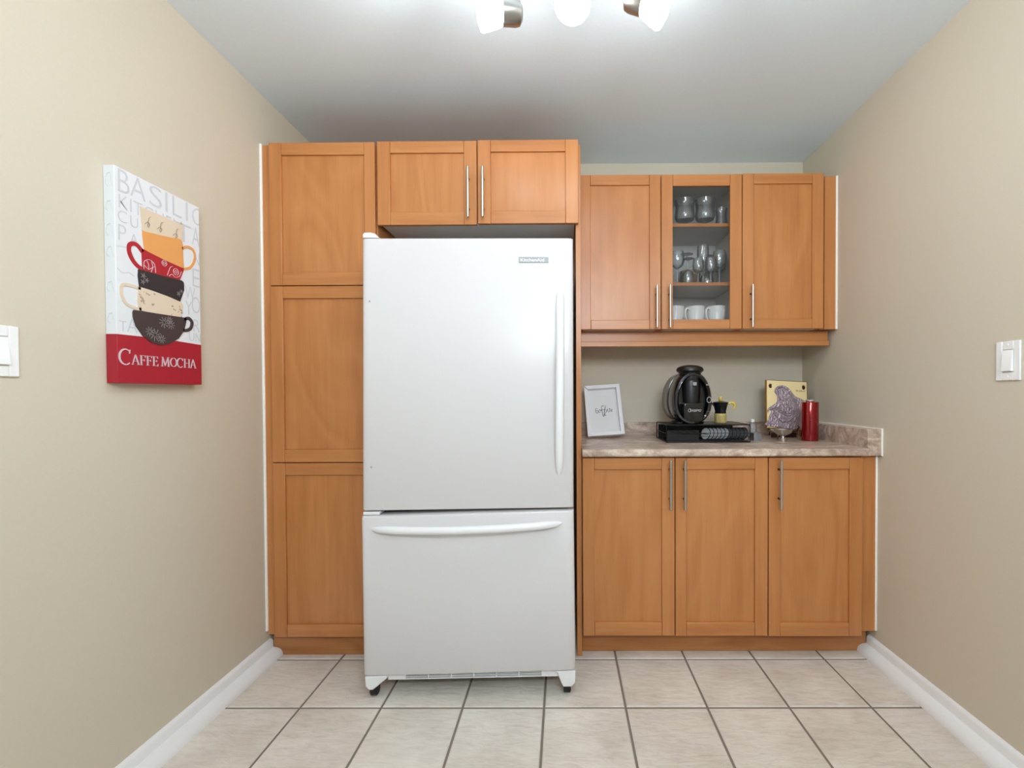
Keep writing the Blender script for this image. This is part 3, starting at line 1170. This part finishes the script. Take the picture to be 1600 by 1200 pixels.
zc = .148
ink([(-.034, zc + .012), (-.040, zc + .014), (-.044, zc + .004), (-.042, zc - .010), (-.034, zc - .012), (-.029, zc - .006), (-.034, zc + .002), (-.041, zc)], .0022)
ink([(-.028, zc - .002), (-.022, zc + .006), (-.017, zc), (-.022, zc - .010), (-.028, zc - .004), (-.022, zc + .006), (-.010, zc)])
ink([(.004, zc + .026), (-.006, zc + .027), (-.010, zc + .018), (-.008, zc - .008), (-.006, zc - .030), (-.001, zc - .032), (.004, zc - .010), (.012, zc + .027)], .0026)
ink([(-.014, zc + .004), (.010, zc + .006)])
ink([(.012, zc + .027), (.006, zc + .006), (.004, zc - .008), (.012, zc - .012), (.017, zc - .002), (.012, zc + .004)])
ink([(.016, zc - .010), (.022, zc + .008), (.024, zc - .006), (.030, zc - .010), (.034, zc + .006), (.029, zc + .010)])
ink([(.034, zc + .010), (.038, zc - .002), (.044, zc - .010), (.046, zc + .006), (.038, zc - .008)])
ink([(.010, zc - .022), (.004, zc - .020), (.004, zc - .028), (.012, zc - .029)], .0022)
sl.build('script_lettering', INK, pf, label='black handwritten coffee word')
MB().prism([(-.03, .03), (.03, .03), (.02, .22), (-.02, .22)], .014, .017).build('back_stand', FRAMEW, pf)

# black capsule rack
RK = thing('capsule_rack', 'black wire coffee capsule drawer under the coffee machine on the counter', 'storage rack', (.694, 2.285, CZ))
RX0, RX1, RY0, RY1, RH = -.200, .200, -.115, .115, .088
m = MB()
w = .0026
for zz in (w, RH - w):
    m.tube([(RX0, RY0, zz), (RX1, RY0, zz), (RX1, RY1, zz), (RX0, RY1, zz)], w, 8, closed=True)
for xx in (RX0, RX1):
    for yy in (RY0, RY1):
        m.tube([(xx, yy, w), (xx, yy, RH - w)], w, 8)
for i in range(1, 9):
    yy = RY0 + (RY1 - RY0) * i / 9
    for xx in (RX0, RX1):
        if i % 3 == 0:
            m.tube([(xx, yy, w), (xx, yy, RH * .5)], .0014, 6)
for xx in (RX0, RX1):
    m.tube([(xx, RY0, RH * .5), (xx, RY1, RH * .5)], .0014, 6)
m.build('wire_frame', BLACKW, RK)
MB().box(RX0 + .002, RX1 - .002, RY0 + .002, RY1 - .002, RH - .004, RH - .0005).build('top_panel', BLACKS, RK, bevel=.001)
m = MB().box(RX0 + .006, RX1 - .006, RY0 + .004, RY1 - .006, .003, .008)
m.box(RX0 + .006, RX1 - .006, RY1 - .010, RY1 - .006, .008, .074)
m.box(RX0 + .006, RX0 + .16, RY0 + .016, RY0 + .02, .008, .058)
m.tube([(RX0 + .004, RY0 - .001, .030), (RX1 - .004, RY0 - .001, .030)], .0014, 6)
m.tube([(RX0 + .004, RY0 - .001, .046), (RX1 - .004, RY0 - .001, .046)], .0014, 6)
m.tube([(RX0 + .004, RY0 - .001, .012), (RX1 - .004, RY0 - .001, .012)], .0016, 6)
m.build('drawer_tray', BLACKS, RK, label='black drawer with wire front')
for k in range(4):
    MB().tube([(-.19 + k * .035, RY0 + .010, .060), (-.15 + k * .035, RY0 + .012, .045), (-.10 + k * .035, RY0 + .012, .040)], .002, 6).build('drawer_wire', BLACKW, RK)
# capsules lying in the drawer, each a thing
cap0 = None
ORD = ['first', 'second', 'third', 'fourth', 'fifth', 'sixth']
for k in range(11):
    mat_l = k < 6
    xx = .694 - .002 + k * .0182
    if cap0 is None or k == 6:
        q = Vector((-.86, -.46, .22)).to_track_quat('Z', 'Y').to_matrix()
        m = MB().lathe([(.0, -.012), (.017, -.011), (.023, -.002), (.030, -.001), (.0312, 0), (.030, .001)], (0, 0, 0), 26, rot=q, mi=1)
        m.lathe([(.0, .0002), (.0275, .0004), (.0275, .0014), (0, .0016)], (0, 0, 0), 26, rot=q, mi=0)
        c = m.build('coffee_capsule', [FOIL if k == 0 else FOILD, BLACKS])
        base = c
    else:
        c = base.copy()
        COL.objects.link(c)
    if cap0 is None:
        cap0 = c
    if k < 6:
        tag(c, 'silver foil coffee capsule, %s from the left in the wire drawer' % ORD[k], 'coffee capsule', 'silver foil capsules in the wire drawer')
    else:
        tag(c, 'dark foil coffee capsule, %s from the right in the wire drawer' % ORD[10 - k], 'coffee capsule', 'dark foil capsules in the wire drawer')
    c.location = (xx, 2.285 + RY0 + .036, CZ + .0405)

# coffee machine
CMX, CMY = .6165, 2.275
cmz = CZ + RH
cmo = thing('coffee_machine', 'black single-serve capsule coffee machine standing on the capsule rack', 'coffee machine', (CMX, CMY, cmz), (0, 0, math.radians(4)))


def egg(a, zb, zt, n=44, p=2.35, wid=0.0):
    zc_, hz = (zb + zt) / 2, (zt - zb) / 2
    out = []
    for i in range(n):
        t_ = 2 * PI * i / n
        cx_ = abs(math.cos(t_)) ** (2 / p) * (1 if math.cos(t_) >= 0 else -1)
        sz = abs(math.sin(t_)) ** (2 / p) * (1 if math.sin(t_) >= 0 else -1)
        widen = 1 - .10 * sz - .06 * sz * sz
        out.append((a * cx_ * widen, zc_ + hz * sz))
    return out


rings = [(.010, .090, .008, .252), (0, .094, .004, .256), (-.070, .094, .002, .256), (-.096, .092, .004, .252),
         (-.106, .086, .008, .245), (-.108, .080, .014, .238), (-.102, .073, .020, .232), (-.070, .068, .024, .228)]
n = 44
vs, fs = [], []
for (y, a, zb, zt) in rings:
    vs += [(x_, y, z_) for x_, z_ in egg(a, zb, zt)]
for i in range(len(rings) - 1):
    for k in range(n):
        fs.append((i * n + k, i * n + (k + 1) % n, (i + 1) * n + (k + 1) % n, (i + 1) * n + k))
fs.append(tuple(range(n)))
fs.append(tuple((len(rings) - 1) * n + k for k in range(n)))
MB().raw(vs, fs).build('housing', BLACKG, cmo)
# highlight along the left of the face rim, put in as a paler grey tube
m = MB()
eg = egg(.0865, .0085, .2445)
m.tube([(x_, -.1060, z_) for x_, z_ in eg[13:34]], .0060, 8)
m.build('face_rim_highlight', DGREYG, cmo)
# smoky water tank forms the rear of the housing
tr_ = [(.130, .070, .022, .225), (.126, .084, .012, .240), (.112, .092, .006, .250), (.012, .0945, .004, .256), (.010, .088, .010, .250)]
vs, fs = [], []
for (y, a, zb, zt) in tr_:
    vs += [(x_, y, z_) for x_, z_ in egg(a, zb, zt)]
for i in range(len(tr_) - 1):
    for k in range(n):
        fs.append((i * n + k, i * n + (k + 1) % n, (i + 1) * n + (k + 1) % n, (i + 1) * n + k))
fs.append(tuple(range(n)))
fs.append(tuple((len(tr_) - 1) * n + k for k in range(n)))
MB().raw(vs, fs).build('water_tank', plain('smoked_tank', (58, 54, 47), .15), cmo, label='smoky grey-brown water tank')
# central front column
m = MB()
m.lathe([(.038, .004), (.043, .10), (.049, .185), (.040, .228)], (0, -.060, 0), 36)
m.build('front_column', BLACKS, cmo)
ds = MB()
ds.prism([(-.040, .012), (.040, .012), (.048, .030), (.050, .070), (.048, .104), (-.048, .104), (-.050, .070), (-.048, .030)], -.110, -.070)
dso = ds.build('drip_stand', BLACKG, cmo, bevel=.006, seg=3)
text_mesh('lettering', 'TASSIMO', .0155, LOGO, dso, (-.024, -.1112, .062), ext=.0004, sx=.92, shear=.3)
MB().ribbon(circ(-.022, .068, .007, .008, 14), .0012, -.1114, -.1098).build('logo_mark', LOGO, dso)
# brew head
m = MB()
m.lathe([(.044, .190), (.050, .200), (.053, .225), (.053, .248), (.056, .252), (.0645, .258), (.0650, .266), (.060, .276), (.042, .284), (.018, .288), (0, .2885)], (0, -.052, 0), 40)
m.build('brew_head', BLACKS, cmo, label='black brewing head with mushroom lid')
MB().box(-.0095, .0095, -.122, -.095, .186, .203).build('spout', plain('spout_grey', (150, 152, 154), .35), cmo, bevel=.002, label='small grey spout')
# control ring and marks on the right of the face
c0 = Vector((.0745, -.1085, .118))
m = MB()
m.tube([(c0.x + .0115 * math.cos(2 * PI * i / 28) * .9, c0.y, c0.z + .0135 * math.sin(2 * PI * i / 28)) for i in range(28)], .0011, 6, closed=True)
m.build('control_ring', LOGO, cmo, label='silver ring button')
text_mesh('lettering', 'BOSCH', .0095, LOGO, cmo, (.0600, -.1095, .187), ext=.0006, sx=.8, spacing=.95)
text_mesh('lettering', 'o- ||', .0075, A_GREY, cmo, (.0660, -.1095, .060), ext=.0006, sx=.8)
m = MB()
m.lathe([(.040, .0), (.044, .002), (.044, .010), (.038, .014)], (-.040, -.02, 0), 28).lathe([(.035, 0), (.038, .010)], (.045, -.02, 0), 28)
m.build('foot_pad', BLACKS, cmo)

# moka pot
mp_ = thing('moka_pot', 'small black and yellow stovetop moka pot beside the coffee machine', 'coffee pot', (.802, 2.315, cmz))
MB().lathe([(.031, 0), (.032, .003), (.0325, .035), (.033, .040), (.030, .046), (.0, .047)], seg=10).build('boiler', CREAMY, mp_, label='pale yellow lower chamber')
m = MB().lathe([(.029, .046), (.0285, .052), (.0275, .056), (.032, .075), (.038, .098), (.039, .1005)], seg=10)
m.prism([(-.036, .099), (-.050, .1005), (-.030, .078)], -.006, .006)
m.build('upper_chamber', plain('moka_black', (24, 24, 26), .22, .3), mp_, label='black upper chamber with spout')
m = MB().lathe([(.039, .1005), (.039, .103), (.014, .109), (0, .110)], seg=10)
m.build('lid', plain('moka_lid', (30, 30, 32), .25, .3), mp_)
MB().lathe([(.005, .109), (.0085, .113), (.0100, .125), (.0085, .131), (.006, .133), (0, .134)], seg=14).build('lid_knob', YELLOW, mp_, label='yellow knob')
m = MB()
hp = [(.040, .096), (.052, .101), (.066, .099), (.073, .088), (.070, .074), (.060, .067)]
hp = smooth(hp, 4)
m.tube([(a, 0, b) for a, b in hp], [.004 + .0045 * math.sin(PI * min(1, (i + 1) / len(hp) * 1.1)) for i in range(len(hp))], 10)
m.build('pot_handle', YELLOW, mp_, label='yellow hooked handle')

# clear bottle and small square tub
bt = thing('plastic_bottle', 'small clear plastic bottle with white cap behind the capsule rack', 'bottle', (.972, 2.330, CZ))
MB().lathe([(.018, 0), (.021, .003), (.0215, .060), (.0195, .072), (.012, .084), (.0085, .087), (.0085, .091)], seg=24).build('bottle_body', PLASTC, bt)
MB().lathe([(.0105, .088), (.0105, .101), (.009, .103), (0, .103)], seg=20).build('cap', WHITEP, bt, label='white screw cap')
tb = thing('plastic_tub', 'small clear square plastic tub in front of the clear bottle', 'tub', (.962, 2.268, CZ))
tb.rotation_euler = (0, 0, .1)
m = MB()
q = .019
m.box(-q, q, -q, q, 0, .0015).box(-q, q, -q, -q + .0012, 0, .038).box(-q, q, q - .0012, q, 0, .038).box(-q, -q + .0012, -q, q, 0, .038).box(q - .0012, q, -q, q, 0, .038)
m.build('tub_body', PLASTC, tb)
MB().box(-.021, .021, -.021, .021, .038, .0405).build('lid', PLASTC, tb, bevel=.001)

# gold plaque on easel
PX_, PY_, PZ_ = 1.179, 2.388, .9625
ez = thing('display_easel', 'small bronze easel stand holding the gold plaque', 'easel', (1.162, 2.35, CZ))
m = MB()
for sx_ in (-.066, .042):
    m.tube([(sx_ - .010, -.050, .002), (sx_ - .004, -.046, .020), (sx_ + .004, -.020, .042), (sx_, .000, .040), (sx_, .030, .036), (sx_, .068, .036), (sx_, .076, .060), (sx_, .106, .215)], .0035, 8)
    m.tube([(sx_, -.004, .040), (sx_ - .004, -.018, .046), (sx_ + .006, -.024, .060), (sx_ + .002, -.020, .070)], .0042, 8)
m.build('easel_front', COPPER, ez, label='scrolled copper-brown front feet')
m = MB()
m.tube([(-.066, .012, .036), (.042, .012, .036)], .0035, 8).tube([(-.066, .105, .210), (.042, .105, .210)], .003, 8)
m.tube([(-.012, .106, .212), (-.012, .180, .002)], .0035, 8)
m.box(-.075, .055, .016, .022, .004, .030)
m.build('easel_back', BRONZE, ez)
pq = thing('relief_plaque', 'gold plaque with silver relief of a veiled woman, standing on an easel', 'plaque', (PX_, PY_, PZ_), (math.radians(-9), math.radians(3.2), math.radians(-2)))
pw, ph = .218, .262
MB().box(-pw / 2, pw / 2, -.001, .013, 0, ph).build('plaque_board', GOLDE, pq, bevel=.0015, label='darker gilt edge')
MB().box(-pw / 2 + .005, pw / 2 - .004, -.0025, .0, .004, ph - .003).build('gold_face', GOLD, pq, bevel=.0008)


def pp(x, y):  # from a close look at the plaque: sheet units to metres
    return ((x - 125) / (800 - 125) * pw - pw / 2, (905 - y) / (905 - 105) * ph)


sil = [(140, 870), (150, 780), (175, 690), (200, 630), (175, 600), (150, 650), (145, 600), (180, 560), (240, 520), (290, 470), (300, 400), (292, 355), (262, 310), (265, 260), (310, 210), (380, 192), (450, 205), (510, 255), (560, 320), (600, 365),
       (670, 390), (730, 420), (775, 460), (780, 560), (780, 870)]
sp = [pp(*p) for p in sil]
MB().prism(smooth(sp, 3, True), -.0075, -.001).build('relief_figure', RELIEF, pq, bevel=.002, label='silver relief figure')
m = MB()
for c_ in ([(330, 300), (320, 360), (350, 430), (410, 440), (450, 380), (440, 300), (385, 260)],):
    m.prism(smooth([pp(*p) for p in c_], 3, True), -.0115, -.005)
for c_ in ([(290, 350), (300, 260), (380, 225), (450, 260), (500, 350), (560, 480), (600, 600)], [(520, 400), (600, 480), (640, 600)], [(200, 600), (300, 560), (420, 640), (560, 640)],
           [(230, 650), (330, 760), (430, 790), (540, 720), (600, 660)], [(620, 700), (660, 650), (740, 640)], [(250, 570), (350, 640), (470, 690)], [(460, 480), (520, 560), (500, 640)]):
    pth = smooth([pp(*p) for p in c_], 4)
    m.tube([(a, -.0075, b) for a, b in pth], .0028, 6)
m.build('relief_detail', RELIEF, pq)
for cx_, fl in ((195, 1), (735, -1)):
    mo = MB()
    c_ = pp(cx_, 205)
    for a_ in (-55, -25, 5, 35, 65):
        aa = math.radians(90 + a_ + 10 * fl)
        mo.ribbon([(c_[0], c_[1] - .003), (c_[0] + .0075 * math.cos(aa), c_[1] - .003 + .009 * math.sin(aa)), (c_[0] + .011 * math.cos(aa), c_[1] - .003 + .018 * math.sin(aa))], [.0055, .0045, .0008], -.0035, -.002)
    mo.lathe([(.0075, -.0034), (.0075, -.002)], (c_[0], 0, c_[1] - .005), 14, axis='y')
    mo.build('corner_ornament', BRONZE, pq, label='dark leaf ornament')
text_mesh('lettering', 'SUAH', .015, GOLDE, pq, (pp(605, 0)[0], -.0030, pp(0, 282)[1]), ext=.0003, sx=1.2, spacing=1.1)

# footed steel dish
dz = thing('footed_dish', 'small stainless steel footed dish in front of the easel', 'dish', (1.076, 2.222, CZ))
m = MB()
m.lathe([(.018, 0), (.0185, .002), (.0185, .016), (.017, .018), (.010, .019), (.0085, .024), (.012, .028), (.030, .036), (.043, .047), (.0495, .059), (.0478, .059), (.041, .049), (.028, .039), (.0, .033)], seg=36)
m.build('dish_body', STEEL, dz)
MB().prism([(-.044, .058), (-.062, .062), (-.060, .055), (-.046, .050)], -.006, .006).build('pouring_lip', STEEL, dz, bevel=.001)

# red canister
rc = thing('red_canister', 'tall shiny red glass canister at the right end of the counter', 'canister', (1.2205, 2.245, CZ))
m = MB()
m.lathe([(.034, 0), (.0395, .003), (.040, .008), (.040, .188), (.0385, .192), (.022, .1935), (.020, .196), (.0, .196)], seg=48)
m.build('canister_body', REDG, rc)
MB().lathe([(.0195, .1940), (.0205, .196), (.0205, .2020), (.018, .2035), (0, .2037)], seg=32).build('canister_lid', plain('lid_silver', (214, 206, 200), .25, .7), rc, label='small silver lid')
m = MB()
for k in range(16):
    a = random.uniform(-2.4, -.7)
    z = random.uniform(.09, .16)
    m.lathe([(0, -.0005), (.0013, 0), (0, .0005)], (.0402 * math.cos(a), .0402 * math.sin(a), z), 6)
m.build('speckle', FOIL, rc, kind='stuff')

# ------------------------------------------------------------------ inside the glass cabinet
# white mugs on the cabinet floor
MZ = UZ0 + .0205
mug0 = thing('mug', 'white ribbed mug, leftmost of the three behind the glass door', 'mug', (.578, 2.345, MZ), group='white mugs behind the glass door')
m = MB()
prof = [(.030, 0), (.033, .003), (.036, .030)]
prof += [(.0365, .034), (.0372, .036), (.0368, .038), (.0378, .042), (.0374, .044), (.0402, .084), (.0425, .090), (.0425, .093), (.040, .092), (.038, .084), (.033, .008), (0, .006)]
m.lathe(prof, seg=44)
for k in range(26):
    a = 2 * PI * k / 26
    m.tube([(.0372 * math.cos(a), .0372 * math.sin(a), .048), (.0398 * math.cos(a), .0398 * math.sin(a), .080)], .0012, 4)
m.build('mug_body', WHITEC, mug0)
hp = smooth([(-.036, .080), (-.052, .084), (-.062, .072), (-.060, .050), (-.050, .030), (-.034, .016)], 4)
MB().tube([(a, 0, b) for a, b in hp], .0045, 10).build('mug_handle', WHITEC, mug0)
mug0.scale = (1.07, 1.07, 1.17)
mug0.rotation_euler = (0, 0, math.radians(24))
for k, (x_, lb) in enumerate(((.684, 'white ribbed mug, middle of the three behind the glass door'), (.790, 'white ribbed mug, rightmost of the three behind the glass door'))):
    c = copy_tree(mug0)
    c.location = (x_, 2.345 - .002 * k, MZ)
    c['label'] = lb


def wineglass(name, label, prof, loc, group, tilt=(0, 0, 0)):
    o_ = MB().lathe(prof, seg=32).build(name, GLASSW)
    o_.location = loc
    o_.rotation_euler = tilt
    tag(o_, label, 'glass', group)
    return o_


def stemmed(bowl, base_r, stem_h, t_=.0016):
    """bowl: outer profile (r, h above stem)"""
    pr_ = [(base_r, 0), (base_r, .0015), (base_r * .4, .005), (.0045, .010), (.0036, stem_h * .5), (.0050, stem_h)]
    pr_ += [(a, stem_h + b) for a, b in bowl]
    pr_ += [(max(a - t_, 0), stem_h + b) for a, b in bowl[::-1]]
    pr_.append((0, stem_h + bowl[0][1] + .002))
    return pr_


gob = stemmed([(.018, .004), (.045, .016), (.052, .036), (.049, .062), (.047, .085), (.050, .105), (.053, .118)], .038, .040)
G1 = 'large goblets on the top shelf'
wineglass('goblet', 'large clear goblet on the top cabinet shelf, partly hidden by the door stile at left', gob, (.548, 2.500, SH2), G1)
wineglass('goblet', 'large clear goblet on the top cabinet shelf, left of the two fully seen', gob, (.640, 2.390, SH2), G1)
wineglass('goblet', 'large clear goblet on the top cabinet shelf, right of the two fully seen', gob, (.745, 2.385, SH2), G1)
tmb = [(.026, 0), (.028, .003), (.031, .030), (.026, .070), (.026, .090), (.031, .118), (.0295, .118), (.0245, .090), (.0245, .070), (.029, .032), (.025, .008), (0, .006)]
wineglass('tumbler', 'slim clear tumbler at the right end of the top cabinet shelf', tmb, (.835, 2.400, SH2), None)
wine = stemmed([(.010, .003), (.028, .016), (.036, .038), (.036, .060), (.031, .088)], .032, .085)
flute = stemmed([(.006, .003), (.018, .020), (.024, .050), (.025, .085), (.021, .125)], .029, .070)
small = stemmed([(.010, .003), (.024, .014), (.029, .034), (.028, .060), (.025, .075)], .028, .055)
G2 = 'wine glasses on the middle shelf'


def upside(prof):
    H_ = max(b for a, b in prof)
    return [(a, H_ - b) for a, b in prof]


mid = [
    ('wine_glass', 'upright wine glass at the left front of the middle cabinet shelf', wine, (.590, 2.345, SH1)),
    ('wine_glass', 'inverted wine glass behind the left front one, foot upwards', upside(wine), (.650, 2.385, SH1)),
    ('champagne_flute', 'tall clear flute in the centre of the middle cabinet shelf', stemmed([(.006, .003), (.020, .020), (.029, .050), (.031, .085), (.029, .135)], .029, .075), (.728, 2.365, SH1)),
    ('wine_glass', 'small stemmed glass in front of the tall central flute', small, (.690, 2.320, SH1)),
    ('wine_glass', 'inverted small glass between the left wine glass and the centre', upside(small), (.638, 2.318, SH1)),
    ('wine_glass', 'wine glass with round bowl at the right of the middle cabinet shelf', wine, (.805, 2.340, SH1)),
    ('wine_glass', 'inverted wine glass right of the tall central flute', upside(wine), (.765, 2.420, SH1)),
    ('wine_glass', 'wine glass at the far right back of the middle cabinet shelf', wine, (.832, 2.425, SH1)),
    ('champagne_flute', 'slim clear flute at the left back of the middle cabinet shelf', flute, (.570, 2.470, SH1)),
    ('champagne_flute', 'slim clear flute at the back behind the central glasses', flute, (.806, 2.500, SH1)),
    ('wine_glass', 'small stemmed glass at the right front of the middle cabinet shelf', small, (.752, 2.312, SH1)),
]
for nm, lb, pr_, lc in mid:
    wineglass(nm, lb, pr_, lc, G2)
# amber-tinted bowl standing behind the stems on the middle shelf
bw = MB().lathe([(.03, 0), (.06, .010), (.085, .040), (.092, .070), (.090, .070), (.082, .042), (.056, .013), (0, .005)], seg=36).build('glass_bowl', thin_glass('amber_glass', (.92, .70, .50), .03, frost=.2))
# pushed behind the glasses
bw.location = (.700, 2.505, SH1 + .0005)
bw.scale = (.62, .62, 1.6)
tag(bw, 'amber brown glass bowl behind the stemmed glasses on the middle cabinet shelf', 'bowl')
